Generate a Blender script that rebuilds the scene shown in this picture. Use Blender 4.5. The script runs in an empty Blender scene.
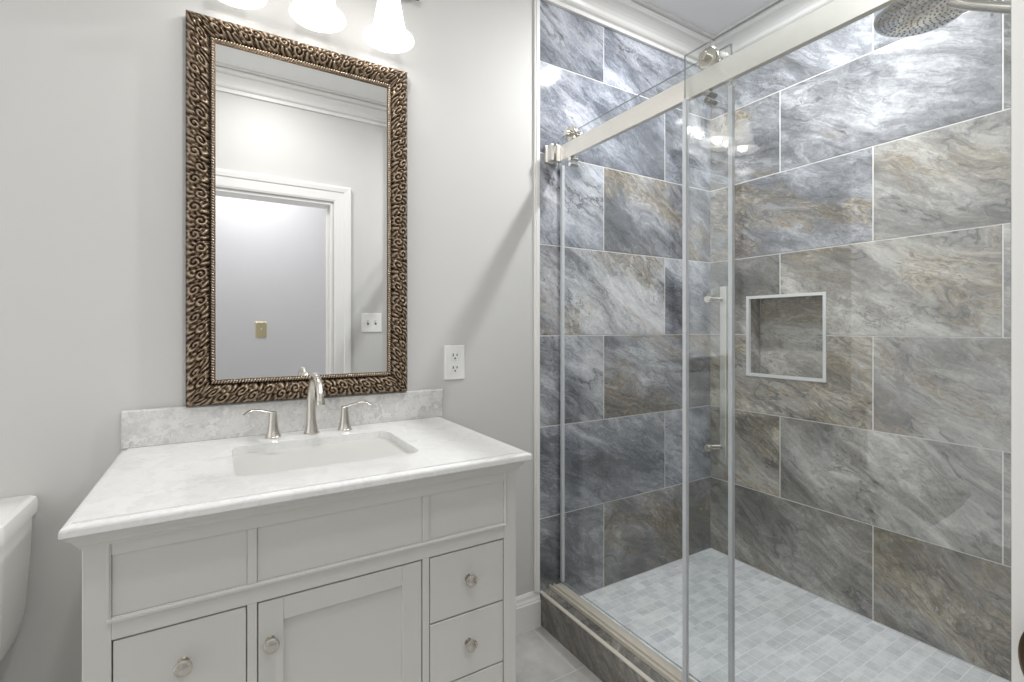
import bpy, bmesh, math, random
from mathutils import Vector, Matrix, noise as mnoise
random.seed(7)
S = bpy.context.scene
COL = S.collection
PI = math.pi
# ------------------------------------------------------------------ camera
CAM_H = 1.1126
F_PX = 483.57
YAW = 0.5466
cam_d = bpy.data.cameras.new('camera')
cam = bpy.data.objects.new('camera', cam_d)
COL.objects.link(cam)
cam.location = (0, 0, CAM_H)
cam.rotation_euler = (PI / 2, 0, -YAW)
cam_d.sensor_fit = 'HORIZONTAL'
cam_d.sensor_width = 36
cam_d.lens = 36 * F_PX / 1024
cam_d.shift_y = -(341 - 328.22) / 1024
cam_d.clip_start = 0.01
S.camera = cam
# ------------------------------------------------------------------ world, exposure
w = bpy.data.worlds.new('world')
S.world = w
w.use_nodes = True
w.node_tree.nodes['Background'].inputs[0].default_value = (0.985, 0.985, 0.99, 1)
w.node_tree.nodes['Background'].inputs[1].default_value = 0.95
S.view_settings.view_transform = 'Standard'
S.view_settings.look = 'None'
S.view_settings.exposure = 0.38
S.view_settings.gamma = 1
S.view_settings.use_curve_mapping = False


CEIL = 2.4576


def area(name, loc, size, power, color):
    d = bpy.data.lights.new(name, 'AREA')
    d.shape = 'DISK'
    d.size = size
    d.energy = power
    d.color = color
    o = bpy.data.objects.new(name, d)
    o.location = loc
    COL.objects.link(o)
    return o


# lamps of the ceiling lights built below; room and hall ones are added fill
area('shower_downlight_lamp', (1.50, 0.90, CEIL - 0.007), 0.07, 15, (0.98, 0.99, 1))
area('room_fill_lamp', (0.22, 0.50, CEIL - 0.007), 0.12, 6, (1, 0.99, 0.98))  # added lamp out of view, brightens the walls and cabinet front
area('hall_fill_lamp', (0.2, -0.62, CEIL - 0.007), 0.14, 9, (0.97, 0.98, 1))  # added lamp out of view, brightens the hall and spills through the doorway
BULB_POWER = 0.10
SHADE_GLOW = 1.0

# ------------------------------------------------------------------ material helpers
def lin(r, g, b):
    f = lambda c: (c / 255 / 12.92) if c / 255 <= 0.04045 else ((c / 255 + 0.055) / 1.055) ** 2.4
    return (f(r), f(g), f(b), 1)


class NT:
    def __init__(s, name):
        s.m = bpy.data.materials.new(name)
        s.m.use_nodes = True
        s.t = s.m.node_tree
        s.b = s.t.nodes['Principled BSDF']
        s.out = s.t.nodes['Material Output']

    def n(s, typ, **kw):
        x = s.t.nodes.new(typ)
        for k, v in kw.items():
            setattr(x, k, v)
        return x

    def put(s, sock, v):
        if v is None:
            return
        if hasattr(v, 'links'):
            s.t.links.new(v, sock)
        else:
            sock.default_value = v

    def math(s, op, a, b=None, c=None, clamp=False):
        x = s.n('ShaderNodeMath', operation=op)
        x.use_clamp = clamp
        s.put(x.inputs[0], a)
        s.put(x.inputs[1], b)
        s.put(x.inputs[2], c)
        return x.outputs[0]

    def vmath(s, op, a, b=None, scale=None):
        x = s.n('ShaderNodeVectorMath', operation=op)
        s.put(x.inputs[0], a)
        s.put(x.inputs[1], b)
        if scale is not None:
            s.put(x.inputs['Scale'], scale)
        return x.outputs[0]

    def noise(s, vec, scale, detail=4, rough=0.5, dist=0.0, color=False):
        x = s.n('ShaderNodeTexNoise')
        s.put(x.inputs['Vector'], vec)
        x.inputs['Scale'].default_value = scale
        x.inputs['Detail'].default_value = detail
        x.inputs['Roughness'].default_value = rough
        x.inputs['Distortion'].default_value = dist
        return x.outputs['Color'] if color else x.outputs[0]

    def ramp(s, fac, stops, interp='LINEAR'):
        x = s.n('ShaderNodeValToRGB')
        x.color_ramp.interpolation = interp
        els = x.color_ramp.elements
        while len(els) < len(stops):
            els.new(0.5)
        for e, (p, c) in zip(els, stops):
            e.position = p
            e.color = c if len(c) == 4 else (*c, 1)
        s.put(x.inputs[0], fac)
        return x.outputs[0]

    def mix(s, fac, a, b, blend='MIX'):
        x = s.n('ShaderNodeMix', data_type='RGBA', blend_type=blend)
        s.put(x.inputs[0], fac)
        s.put(x.inputs[6], a)
        s.put(x.inputs[7], b)
        return x.outputs[2]

    def smooth(s, v, lo, hi):
        x = s.n('ShaderNodeMapRange', interpolation_type='SMOOTHSTEP')
        s.put(x.inputs[0], v)
        x.inputs[1].default_value = lo
        x.inputs[2].default_value = hi
        return x.outputs[0]

    def coords(s, kind='Object'):
        return s.n('ShaderNodeTexCoord').outputs[kind]

    def bump(s, h, strength, dist):
        x = s.n('ShaderNodeBump')
        x.inputs['Strength'].default_value = strength
        x.inputs['Distance'].default_value = dist
        s.put(x.inputs['Height'], h)
        s.put(s.b.inputs['Normal'], x.outputs[0])

    def base(s, v):
        s.put(s.b.inputs['Base Color'], v)

    def rough(s, v):
        s.put(s.b.inputs['Roughness'], v)


def paint(name, col, rough=0.6, amount=0.03, bump=0.0):
    t = NT(name)
    n = t.noise(t.coords(), 9, 3)
    a = tuple(c * (1 - amount) for c in col[:3]) + (1,)
    b = tuple(min(1, c * (1 + amount)) for c in col[:3]) + (1,)
    t.base(t.mix(n, a, b))
    t.rough(rough)
    if bump:
        t.bump(t.noise(t.coords(), 260, 2), bump, 0.0006)
    return t.m


def metal(name, col, rough):
    t = NT(name)
    n = t.noise(t.coords(), 40, 3)
    t.base(t.mix(n, tuple(c * 0.93 for c in col[:3]) + (1,), col))
    t.b.inputs['Metallic'].default_value = 1
    t.rough(t.math('MULTIPLY_ADD', n, 0.08, rough - 0.04))
    return t.m


M = {}
M['wall'] = paint('warm_grey_wall_paint', lin(208, 207, 204), 0.55, 0.012, 0.15)
M['hall'] = paint('lavender_grey_wall_paint', lin(208, 207, 209), 0.6, 0.012)
M['ceiling'] = paint('ceiling_paint', lin(238, 238, 237), 0.8, 0.01)
M['trim'] = paint('white_trim_paint', lin(236, 235, 232), 0.3, 0.01)
M['cabinet'] = paint('grey_cabinet_paint', lin(208, 207, 202), 0.35, 0.012)
M['gap'] = paint('dark_gap_paint', lin(60, 60, 58), 0.8)
M['nickel'] = metal('brushed_nickel', (0.66, 0.63, 0.58, 1), 0.26)
M['rail_metal'] = metal('satin_nickel_rail', (0.90, 0.88, 0.84, 1), 0.42)
M['chrome'] = metal('polished_chrome', (0.78, 0.78, 0.78, 1), 0.10)
M['bronze'] = metal('dark_bronze', (0.20, 0.13, 0.08, 1), 0.32)
M['brass'] = metal('antique_brass', (0.62, 0.55, 0.36, 1), 0.4)
M['ceramic'] = paint('white_ceramic', lin(240, 240, 237), 0.08, 0.006)
M['plastic'] = paint('white_plastic', lin(242, 242, 240), 0.3, 0.005)
M['slot'] = paint('dark_slot', lin(40, 38, 36), 0.7)
M['track'] = paint('pale_champagne_aluminium', lin(214, 208, 196), 0.35, 0.03)
M['edge_trim'] = paint('white_tile_edge_trim', lin(216, 217, 217), 0.35, 0.01)


def glass_mat():
    t = NT('clear_shower_glass')
    t.t.nodes.remove(t.b)
    tr = t.n('ShaderNodeBsdfTransparent')
    tr.inputs[0].default_value = (0.975, 0.985, 0.982, 1)
    gl = t.n('ShaderNodeBsdfGlossy')
    gl.inputs['Roughness'].default_value = 0.0
    lw = t.n('ShaderNodeLayerWeight')
    lw.inputs[0].default_value = 0.5
    p = t.math('POWER', lw.outputs['Facing'], 5)
    f = t.math('MULTIPLY_ADD', p, 0.90, 0.060, clamp=True)
    mx = t.n('ShaderNodeMixShader')
    t.put(mx.inputs[0], f)
    t.put(mx.inputs[1], tr.outputs[0])
    t.put(mx.inputs[2], gl.outputs[0])
    t.put(t.out.inputs[0], mx.outputs[0])
    return t.m


M['glass'] = glass_mat()


def glass_edge_mat():
    t = NT('polished_glass_edge')
    t.base(t.mix(t.noise(t.coords(), 30, 2), (0.20, 0.25, 0.25, 1), (0.30, 0.36, 0.36, 1)))
    t.rough(0.1)
    t.b.inputs['Alpha'].default_value = 0.7
    return t.m


M['glass_edge'] = glass_edge_mat()


def glaze(o):
    o.data.materials.append(M['glass_edge'])
    for p in o.data.polygons:
        if abs(p.normal.x) < 0.5:
            p.material_index = 1


def seal_mat():
    t = NT('frosted_edge_seal')
    t.base(t.mix(t.noise(t.coords(), 60, 2), lin(196, 200, 204), lin(214, 217, 220)))
    t.rough(0.3)
    return t.m


M['seal'] = seal_mat()


def mirror_mat():
    t = NT('silvered_mirror')
    t.b.inputs['Metallic'].default_value = 1
    t.base((0.90, 0.905, 0.905, 1))
    t.rough(0.0)
    return t.m


M['mirror'] = mirror_mat()


def shade_mat():
    t = NT('frosted_glass_shade')
    t.base((0.86, 0.85, 0.83, 1))
    t.rough(0.35)
    t.b.inputs['Emission Color'].default_value = (1, 0.985, 0.955, 1)
    n = t.noise(t.coords(), 14, 3)
    t.put(t.b.inputs['Emission Strength'], t.math('MULTIPLY_ADD', n, 0.2, SHADE_GLOW))
    return t.m


M['shade'] = shade_mat()


def lens_mat(strength, name):
    t = NT(name)
    t.base((0.9, 0.9, 0.9, 1))
    t.put(t.b.inputs['Emission Color'], t.mix(t.noise(t.coords(), 5, 1), (0.985, 0.99, 1, 1), (0.98, 0.985, 1, 1)))
    t.b.inputs['Emission Strength'].default_value = strength
    return t.m


M['lens'] = lens_mat(9, 'glowing_bulb')


def stone_tile():
    """glossy porcelain with slate, cream and ochre veins; every tile carries its own
    tone (light, blue, gold; blue also paints in the veil on the glass) and its own piece of the vein pattern"""
    t = NT('veined_stone_tile')
    uv = t.n('ShaderNodeUVMap').outputs[0]
    tone = t.n('ShaderNodeAttribute', attribute_name='tile_tone')
    sh = t.n('ShaderNodeAttribute', attribute_name='tile_shift')
    sep = t.n('ShaderNodeSeparateColor')
    t.put(sep.inputs[0], tone.outputs['Color'])
    L, B, G = sep.outputs[0], sep.outputs[1], sep.outputs[2]
    s2 = t.n('ShaderNodeSeparateColor')
    t.put(s2.inputs[0], sh.outputs['Color'])
    rot = t.n('ShaderNodeVectorRotate', rotation_type='Z_AXIS')
    t.put(rot.inputs['Vector'], uv)
    t.put(rot.inputs['Angle'], t.math('MULTIPLY_ADD', s2.outputs[2], 0.6, 0.15))
    p = t.vmath('ADD', rot.outputs[0], t.vmath('SCALE', sh.outputs['Vector'], None, 23.0))
    q = t.vmath('MULTIPLY', p, (1.0, 2.3, 1.0))
    wr = t.noise(q, 2.2, 4, 0.55, color=True)
    q2 = t.vmath('ADD', q, t.vmath('SCALE', t.vmath('SUBTRACT', wr, (0.5, 0.5, 0.5)), None, 0.55))
    wr2 = t.noise(q2, 9, 4, 0.6, color=True)
    q3 = t.vmath('ADD', q2, t.vmath('SCALE', t.vmath('SUBTRACT', wr2, (0.5, 0.5, 0.5)), None, 0.14))
    cloud = t.noise(q2, 1.9, 8, 0.66)
    fine = t.noise(t.vmath('MULTIPLY', q3, (1, 1.7, 1)), 12, 10, 0.80)
    streak = t.noise(t.vmath('MULTIPLY', q3, (0.7, 4.0, 1)), 11, 6, 0.7)
    speck = t.noise(p, 110, 5, 0.8)
    v = t.math('ADD', t.math('MULTIPLY', cloud, 1.00), t.math('MULTIPLY', fine, 0.50))
    v = t.math('ADD', v, t.math('MULTIPLY', streak, 0.32))
    v = t.math('ADD', v, t.math('MULTIPLY', speck, 0.26))
    v = t.math('ADD', v, t.math('MULTIPLY_ADD', L, 0.50, -0.77))
    v = t.math('MULTIPLY_ADD', t.math('SUBTRACT', v, 0.5), 1.42, 0.5)
    grey = t.ramp(v, [(0.20, lin(84, 81, 75)), (0.40, lin(126, 122, 114)), (0.54, lin(156, 152, 144)),
                      (0.68, lin(190, 187, 180)), (0.86, lin(220, 218, 212))])
    blue = t.ramp(v, [(0.20, lin(76, 80, 88)), (0.40, lin(116, 121, 131)), (0.54, lin(150, 155, 165)),
                      (0.68, lin(188, 191, 200)), (0.86, lin(220, 222, 228))])
    col = t.mix(B, grey, blue)
    # ochre and brown streaks gathered in bands that follow the veins
    band = t.math('ADD', t.noise(t.vmath('ADD', q2, (7.3, 2.1, 0)), 1.8, 4, 0.55), t.math('MULTIPLY_ADD', G, 0.24, -0.15))
    band = t.smooth(band, 0.52, 0.64)
    st = t.noise(t.vmath('MULTIPLY', q3, (1.1, 2.6, 1)), 13, 9, 0.75)
    ridge = t.math('SUBTRACT', 1.0, t.math('MULTIPLY', t.math('ABSOLUTE', t.math('SUBTRACT', st, 0.5)), 11), clamp=True)
    gmask = t.math('MULTIPLY', band, t.math('MULTIPLY_ADD', ridge, 0.78, 0.06))
    gcol = t.ramp(t.noise(q3, 24, 5, 0.65), [(0.36, lin(98, 82, 60)), (0.5, lin(146, 128, 96)), (0.64, lin(198, 188, 162))])
    col = t.mix(gmask, col, gcol)
    # dark flecks and hair cracks next to the gold
    dk = t.math('MULTIPLY', band, t.smooth(t.noise(q3, 36, 7, 0.75), 0.53, 0.62))
    col = t.mix(t.math('MULTIPLY', dk, 0.55), col, lin(74, 68, 60))
    # ragged dark veins at two sizes
    vn = t.noise(t.vmath('ADD', q3, (1.7, 9.1, 0)), 1.15, 5, 0.58)
    dv = t.math('ABSOLUTE', t.math('SUBTRACT', vn, 0.5))
    thin = t.math('SUBTRACT', 1.0, t.math('MULTIPLY', dv, 90), clamp=True)
    wide = t.math('SUBTRACT', 1.0, t.math('MULTIPLY', dv, 14), clamp=True)
    brk = t.smooth(t.noise(p, 6, 4, 0.6), 0.44, 0.60)
    col = t.mix(t.math('MULTIPLY', t.math('MULTIPLY', thin, brk), 0.80), col, lin(66, 64, 62))
    col = t.mix(t.math('MULTIPLY', t.math('MULTIPLY', wide, t.smooth(fine, 0.38, 0.56)), 0.62), col, lin(84, 86, 90))
    v2 = t.math('ABSOLUTE', t.math('SUBTRACT', t.noise(t.vmath('ADD', q3, (3.1, 4.1, 2)), 4.2, 5, 0.6), 0.5))
    hair = t.math('MULTIPLY', t.math('SUBTRACT', 1.0, t.math('MULTIPLY', v2, 60), clamp=True), t.smooth(t.noise(q2, 3.3, 3), 0.50, 0.62))
    col = t.mix(t.math('MULTIPLY', hair, 0.62), col, lin(78, 76, 74))
    t.base(col)
    t.rough(0.07)
    t.b.inputs['Specular IOR Level'].default_value = 0.5
    return t.m


M['stone'] = stone_tile()
M['grout'] = paint('pale_grout', lin(226, 225, 222), 0.8)


def marble(name, base, veincol, scale, veins, rough=0.12):
    t = NT(name)
    p = t.coords()
    wr = t.noise(p, scale * 0.6, 5, 0.6, color=True)
    q = t.vmath('ADD', p, t.vmath('SCALE', t.vmath('SUBTRACT', wr, (0.5, 0.5, 0.5)), None, 0.5))
    c = t.smooth(t.noise(q, scale, 8, 0.62), 0.42, 0.72)
    th = t.noise(q, scale * 0.5, 6, 0.6)
    r = t.math('SUBTRACT', 1.0, t.math('MULTIPLY', t.math('ABSOLUTE', t.math('SUBTRACT', th, 0.5)), 22), clamp=True)
    f = t.math('ADD', t.math('MULTIPLY', c, veins), t.math('MULTIPLY', r, veins * 0.7), clamp=True)
    f = t.math('ADD', f, t.math('MULTIPLY_ADD', t.noise(p, scale * 22, 3, 0.7), 0.16, -0.07), clamp=True)
    t.base(t.mix(f, base, veincol))
    t.rough(rough)
    return t.m


M['counter'] = marble('white_marble', lin(238, 238, 236), lin(206, 207, 207), 13, 0.30)
M['splash'] = marble('veined_marble', lin(224, 223, 220), lin(164, 165, 166), 16, 0.50)


def mosaic():
    t = NT('marble_mosaic')
    p = t.coords()
    mp = t.n('ShaderNodeMapping')
    t.put(mp.inputs[0], p)
    br = t.n('ShaderNodeTexBrick')
    t.put(br.inputs['Vector'], mp.outputs[0])
    br.offset = 0.5
    br.inputs['Scale'].default_value = 1
    br.inputs['Brick Width'].default_value = 0.047
    br.inputs['Row Height'].default_value = 0.0455
    br.inputs['Mortar Size'].default_value = 0.0012
    br.inputs['Mortar Smooth'].default_value = 0.05
    br.inputs['Color1'].default_value = lin(244, 246, 248)
    br.inputs['Color2'].default_value = lin(216, 219, 223)
    br.inputs['Mortar'].default_value = lin(230, 232, 233)
    cl = t.noise(t.vmath('MULTIPLY', p, (1, 2.4, 1)), 16, 6, 0.65)
    st = t.ramp(cl, [(0.3, lin(226, 228, 230)), (0.6, lin(255, 255, 255))])
    c = t.mix(1.0, br.outputs['Color'], st, 'MULTIPLY')
    warm = t.smooth(t.noise(p, 2.6, 2), 0.48, 0.62)
    c = t.mix(t.math('MULTIPLY', warm, 0.35), c, t.mix(1.0, c, lin(238, 238, 226), 'MULTIPLY'))
    t.base(t.mix(br.outputs['Fac'], c, lin(246, 247, 248)))
    t.rough(0.35)
    t.bump(t.math('SUBTRACT', 1.0, br.outputs['Fac']), 0.3, 0.001)
    return t.m


M['mosaic'] = mosaic()


def floor_tile():
    t = NT('grey_stone_floor_tile')
    p = t.coords()
    mp = t.n('ShaderNodeMapping')
    t.put(mp.inputs[0], p)
    mp.inputs['Location'].default_value = (-0.08, -0.016, 0)
    br = t.n('ShaderNodeTexBrick')
    t.put(br.inputs['Vector'], mp.outputs[0])
    br.offset = 0.5
    br.inputs['Scale'].default_value = 1
    br.inputs['Brick Width'].default_value = 0.61
    br.inputs['Row Height'].default_value = 0.305
    br.inputs['Mortar Size'].default_value = 0.002
    br.inputs['Color1'].default_value = lin(206, 205, 202)
    br.inputs['Color2'].default_value = lin(198, 197, 195)
    br.inputs['Mortar'].default_value = lin(206, 205, 202)
    n = t.ramp(t.noise(p, 7, 7, 0.62), [(0.3, lin(214, 212, 208)), (0.65, lin(255, 255, 255))])
    c = t.mix(1.0, br.outputs['Color'], n, 'MULTIPLY')
    t.base(t.mix(br.outputs['Fac'], c, lin(208, 207, 204)))
    t.rough(0.35)
    return t.m


M['floor'] = floor_tile()


def carved():
    """pewter-brown finish: dark glaze left in the hollows of the carving, worn on its ridges"""
    t = NT('antiqued_bronze_carving')
    a = t.n('ShaderNodeAttribute', attribute_name='relief')
    v = t.math('ADD', a.outputs['Fac'], t.math('MULTIPLY_ADD', t.noise(t.coords(), 90, 4, 0.65), 0.4, -0.2))
    t.base(t.ramp(v, [(0.12, lin(40, 30, 22)), (0.40, lin(98, 80, 62)), (0.68, lin(132, 114, 93)), (0.98, lin(166, 150, 130))]))
    t.b.inputs['Metallic'].default_value = 0.6
    t.rough(0.33)
    return t.m


M['carved'] = carved()
M['bead'] = metal('aged_bronze_bead', (0.50, 0.42, 0.33, 1), 0.28)

# ------------------------------------------------------------------ mesh helpers
def newbm():
    return bmesh.new()


def box(bm, x0, x1, y0, y1, z0, z1):
    vs = [bm.verts.new((x, y, z)) for x in (x0, x1) for y in (y0, y1) for z in (z0, z1)]
    for f in ((0, 1, 3, 2), (4, 6, 7, 5), (0, 4, 5, 1), (2, 3, 7, 6), (0, 2, 6, 4), (1, 5, 7, 3)):
        bm.faces.new([vs[i] for i in f])


def lathe(bm, prof, mat=Matrix(), seg=32, cap=True):
    """prof: (radius, height) pairs, turned around the local Z axis"""
    rings = []
    for r, z in prof:
        rings.append([bm.verts.new(mat @ Vector((r * math.cos(2 * PI * i / seg), r * math.sin(2 * PI * i / seg), z)))
                      for i in range(seg)])
    for a, b in zip(rings, rings[1:]):
        for i in range(seg):
            j = (i + 1) % seg
            bm.faces.new((a[i], a[j], b[j], b[i]))
    if cap:
        bm.faces.new(rings[0][::-1])
        bm.faces.new(rings[-1])


def along(p, d):
    """matrix whose Z axis points along d, at p"""
    q = Vector(d).normalized().to_track_quat('Z', 'Y')
    return Matrix.Translation(Vector(p)) @ q.to_matrix().to_4x4()


def cyl(bm, p, d, r, h, seg=24, bev=0.0):
    if bev:
        prof = [(r - bev, 0), (r, bev), (r, h - bev), (r - bev, h)]
    else:
        prof = [(r, 0), (r, h)]
    lathe(bm, prof, along(p, d), seg)


def tube(bm, pts, radii, seg=16, squash=1.0, up=(0, 0, 1)):
    """tapered tube along a smooth run of points; squash < 1 flattens it"""
    pts = [Vector(p) for p in pts]
    rings = []
    s = None
    for i, p in enumerate(pts):
        a = pts[max(0, i - 1)]
        b = pts[min(len(pts) - 1, i + 1)]
        d = (b - a).normalized()
        if s is None:
            s = d.cross(Vector(up))
            if s.length < 0.3:
                s = d.cross(Vector((0, 1, 0)))
        s = (s - d * s.dot(d)).normalized()
        n = s.cross(d).normalized()
        r = radii[i]
        rings.append([bm.verts.new(p + s * r * math.cos(2 * PI * k / seg) + n * r * squash * math.sin(2 * PI * k / seg))
                      for k in range(seg)])
    for a, b in zip(rings, rings[1:]):
        for k in range(seg):
            j = (k + 1) % seg
            bm.faces.new((a[k], a[j], b[j], b[k]))
    bm.faces.new(rings[0][::-1])
    bm.faces.new(rings[-1])


def spline(ctrl, n=8):
    """Catmull-Rom through control tuples of any length"""
    out = []
    c = [ctrl[0]] + list(ctrl) + [ctrl[-1]]
    for i in range(1, len(c) - 2):
        for k in range(n):
            t = k / n
            out.append(tuple(0.5 * (2 * b + (cc - a) * t + (2 * a - 5 * b + 4 * cc - d) * t * t + (3 * b - a - 3 * cc + d) * t ** 3)
                             for a, b, cc, d in zip(c[i - 1], c[i], c[i + 1], c[i + 2])))
    out.append(tuple(ctrl[-1]))
    return out


def loft(bm, loops, cap=True):
    rings = [[bm.verts.new(v) for v in l] for l in loops]
    n = len(rings[0])
    for a, b in zip(rings, rings[1:]):
        for i in range(n):
            j = (i + 1) % n
            bm.faces.new((a[i], a[j], b[j], b[i]))
    if cap:
        bm.faces.new(rings[0][::-1])
        bm.faces.new(rings[-1])
    return rings


def rrect(x0, x1, y0, y1, r, z, n=8, bow=0.0):
    """rounded rectangle loop, counter-clockwise; bow pushes the +y side out"""
    pts = []
    for cx, cy, a0 in ((x1 - r, y1 - r, 0), (x0 + r, y1 - r, PI / 2), (x0 + r, y0 + r, PI), (x1 - r, y0 + r, 1.5 * PI)):
        for k in range(n + 1):
            a = a0 + PI / 2 * k / n
            pts.append([cx + r * math.cos(a), cy + r * math.sin(a), z])
    if bow:
        xm, hw = (x0 + x1) / 2, (x1 - x0) / 2
        for p in pts:
            if p[1] > (y0 + y1) / 2:
                p[1] += bow * max(0, 1 - ((p[0] - xm) / hw) ** 2)
    return pts


def ob(name, bm, mat, parent=None, bevel=0.0, smooth=False, seg=2):
    bmesh.ops.recalc_face_normals(bm, faces=bm.faces[:])
    me = bpy.data.meshes.new(name)
    bm.to_mesh(me)
    bm.free()
    me.materials.append(M[mat] if isinstance(mat, str) else mat)
    o = bpy.data.objects.new(name, me)
    COL.objects.link(o)
    if parent is not None:
        o.parent = parent
        root = parent
        off = Vector(root.location)
        while root.parent is not None:
            root = root.parent
            off += Vector(root.location)
        me.transform(Matrix.Translation(-off))
    if smooth:
        for p in me.polygons:
            p.use_smooth = True
        if smooth != 'all':
            me.set_sharp_from_angle(angle=math.radians(35))
    if bevel:
        md = o.modifiers.new('bevel', 'BEVEL')
        md.width = bevel
        md.segments = seg
        md.limit_method = 'ANGLE'
        md.angle_limit = math.radians(40)
    return o


def thing(name, label, cat, loc=(0, 0, 0), group=None):
    o = bpy.data.objects.new(name, None)
    o.empty_display_size = 0.05
    COL.objects.link(o)
    o.location = loc
    tag(o, label, cat, group)
    return o


def tag(o, label, cat, group=None):
    o['label'] = label
    o['category'] = cat
    if group:
        o['group'] = group
    return o


def struct(name, bm, mat, label=None, bevel=0.0, smooth=False):
    o = ob(name, bm, mat, None, bevel, smooth)
    o['kind'] = 'structure'
    if label:
        o['label'] = label
    return o


def copy_tree(o, delta=None, parent=None):
    c = o.copy()
    COL.objects.link(c)
    if parent is not None:
        c.parent = parent
    if delta is not None:
        c.location = Vector(o.location) + Vector(delta)
    for ch in list(o.children):
        if ch is not c:
            copy_tree(ch, None, c)
    return c


# ------------------------------------------------------------------ room dimensions
BY = 1.5            # vanity wall
XL = -1.15          # wall left of the toilet
XS = 1.031          # where tile begins / shower curb face
XR = 2.037          # long tiled shower wall
YN = 0.2335          # shower-head wall
FY = 0.0            # wall with the doorway
T = 0.1             # wall thickness
PAN = CAM_H - 1.0637
Z0 = CAM_H - 0.0283
TH = 0.3451
TW = 0.6815
DX0, DX1, DZ = -0.20, 0.572, 1.842   # doorway

# floor, ceiling
bm = newbm(); box(bm, XL - T, 1.034, -0.12, BY + T, -0.08, 0)
struct('floor', bm, 'floor')
bm = newbm(); box(bm, -1.6, 1.9, -1.05, -0.12, -0.08, 0)
struct('floor_hall', bm, 'floor')
bm = newbm(); box(bm, XS + 0.10, XR, YN, BY, -0.08, PAN)
struct('floor_shower', bm, 'mosaic', 'pale marble mosaic shower floor')
bm = newbm(); box(bm, XL - T, XR + 0.2, -1.2, BY + T, CEIL, CEIL + 0.08)
struct('ceiling', bm, 'ceiling')
# painted walls
bm = newbm(); box(bm, XL - T, XS, BY, BY + T, -0.08, CEIL)
struct('wall_back', bm, 'wall', 'light warm grey wall behind vanity and toilet')
bm = newbm()
box(bm, XL - T, DX0, -0.12, FY, -0.08, CEIL)
box(bm, DX1, XS, -0.12, FY, -0.08, CEIL)
box(bm, DX0, DX1, -0.12, FY, DZ, CEIL)
struct('wall_front', bm, 'wall', 'grey wall with doorway, seen in the mirror')
bm = newbm(); box(bm, XS, XR + T, -0.12, YN, -0.08, CEIL)
struct('wall_shower_end', bm, 'trim', 'white end wall at right of shower opening')
bm = newbm()
box(bm, -1.6, 1.9, -1.15, -1.05, -0.08, CEIL)
struct('wall_hall', bm, 'hall', 'lavender grey hallway wall seen through doorway')

# ---- tiled shower walls
#           light blue gold; back wall blue also paints in the glass door's bluish veil
tone_back = {0: [(.40, .70, .30), (.40, .45, .95)], 1: [(.50, .85, .35), (.46, .95, .10)],
             2: [(.60, .75, .20), (.44, .75, 1.0)], 3: [(.72, .65, .80), (.45, .95, .15)],
             4: [(.62, 1.0, .05), (.46, .80, .95)], 5: [(.50, 1.0, .0), (.44, .90, .1)],
             6: [(.60, .95, .0), (.55, 1.0, .1)], 7: [(.7, 1, 0), (.6, 1, 0)]}
tone_side = {0: [(.46, .10, .50), (.50, .05, 1.15), (.4, .1, .5)], 1: [(.52, .05, 1.05), (.62, .12, .15), (.5, .1, .3)],
             2: [(.62, .05, 1.20), (.56, .12, .75), (.4, .2, .3)], 3: [(.56, .20, .60), (.66, .06, .80), (.5, .2, .3)],
             4: [(.52, .70, .80), (.56, .10, .75), (.5, .2, .5)], 5: [(.46, .60, .75), (.52, .65, .10), (.6, .3, .5)],
             6: [(.46, .75, .40), (.48, .75, .10), (.6, .5, .3)], 7: [(.5, .8, 0), (.5, .8, 0), (.5, .8, 0)]}


def tile_object(name, rects, fmap, mat='stone', depth=0.0014, parent=None):
    """rects: (u0,u1,v0,v1,u_off,v_off,tone,shift); fmap puts (u, v, out) into the room"""
    me = bpy.data.meshes.new(name)
    V, Fc, UV, TN, SH = [], [], [], [], []
    ch = 0.0004
    for (u0, u1, v0, v1, tone, shift) in rects:
        base = len(V)
        o0 = [(u0, v0), (u1, v0), (u1, v1), (u0, v1)]
        o1 = [(u0 + ch, v0 + ch), (u1 - ch, v0 + ch), (u1 - ch, v1 - ch), (u0 + ch, v1 - ch)]
        lay = [(o0, 0.0), (o0, depth - ch), (o1, depth)]
        pts = []
        for l, h in lay:
            for (a, b) in l:
                V.append(fmap(a, b, h)); pts.append((a, b))
        faces = [(8, 9, 10, 11)]
        for k in (0, 4):
            for i in range(4):
                j = (i + 1) % 4
                faces.append((k + i, k + j, k + 4 + j, k + 4 + i))
        for f in faces:
            Fc.append(tuple(base + i for i in f))
            for i in f:
                UV.append(pts[i]); TN.append(tone); SH.append(shift)
    me.from_pydata(V, [], Fc)
    me.uv_layers.new(name='UVMap')
    me.color_attributes.new('tile_tone', 'FLOAT_COLOR', 'CORNER')
    me.color_attributes.new('tile_shift', 'FLOAT_COLOR', 'CORNER')
    me.uv_layers['UVMap'].data.foreach_set('uv', [c for p in UV for c in p])
    me.attributes['tile_tone'].data.foreach_set('color', [c for p in TN for c in (*p, 1.0)])
    me.attributes['tile_shift'].data.foreach_set('color', [c for p in SH for c in (*p, 1.0)])
    me.materials.append(M[mat])
    b = bmesh.new(); b.from_mesh(me)
    bmesh.ops.recalc_face_normals(b, faces=b.faces[:])
    b.to_mesh(me); b.free()
    o = bpy.data.objects.new(name, me)
    COL.objects.link(o)
    if parent is not None:
        o.parent = parent
    else:
        o['kind'] = 'structure'
    return o


G = 0.0021


def cut(r, hole):
    (u0, u1, v0, v1) = r
    (a, b, c, d) = hole
    if u1 <= a or u0 >= b or v1 <= c or v0 >= d:
        return [r]
    out = []
    if u0 < a: out.append((u0, a, v0, v1))
    if u1 > b: out.append((b, u1, v0, v1))
    m0, m1 = max(u0, a), min(u1, b)
    if v0 < c: out.append((m0, m1, v0, c))
    if v1 > d: out.append((m0, m1, d, v1))
    return out


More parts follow.
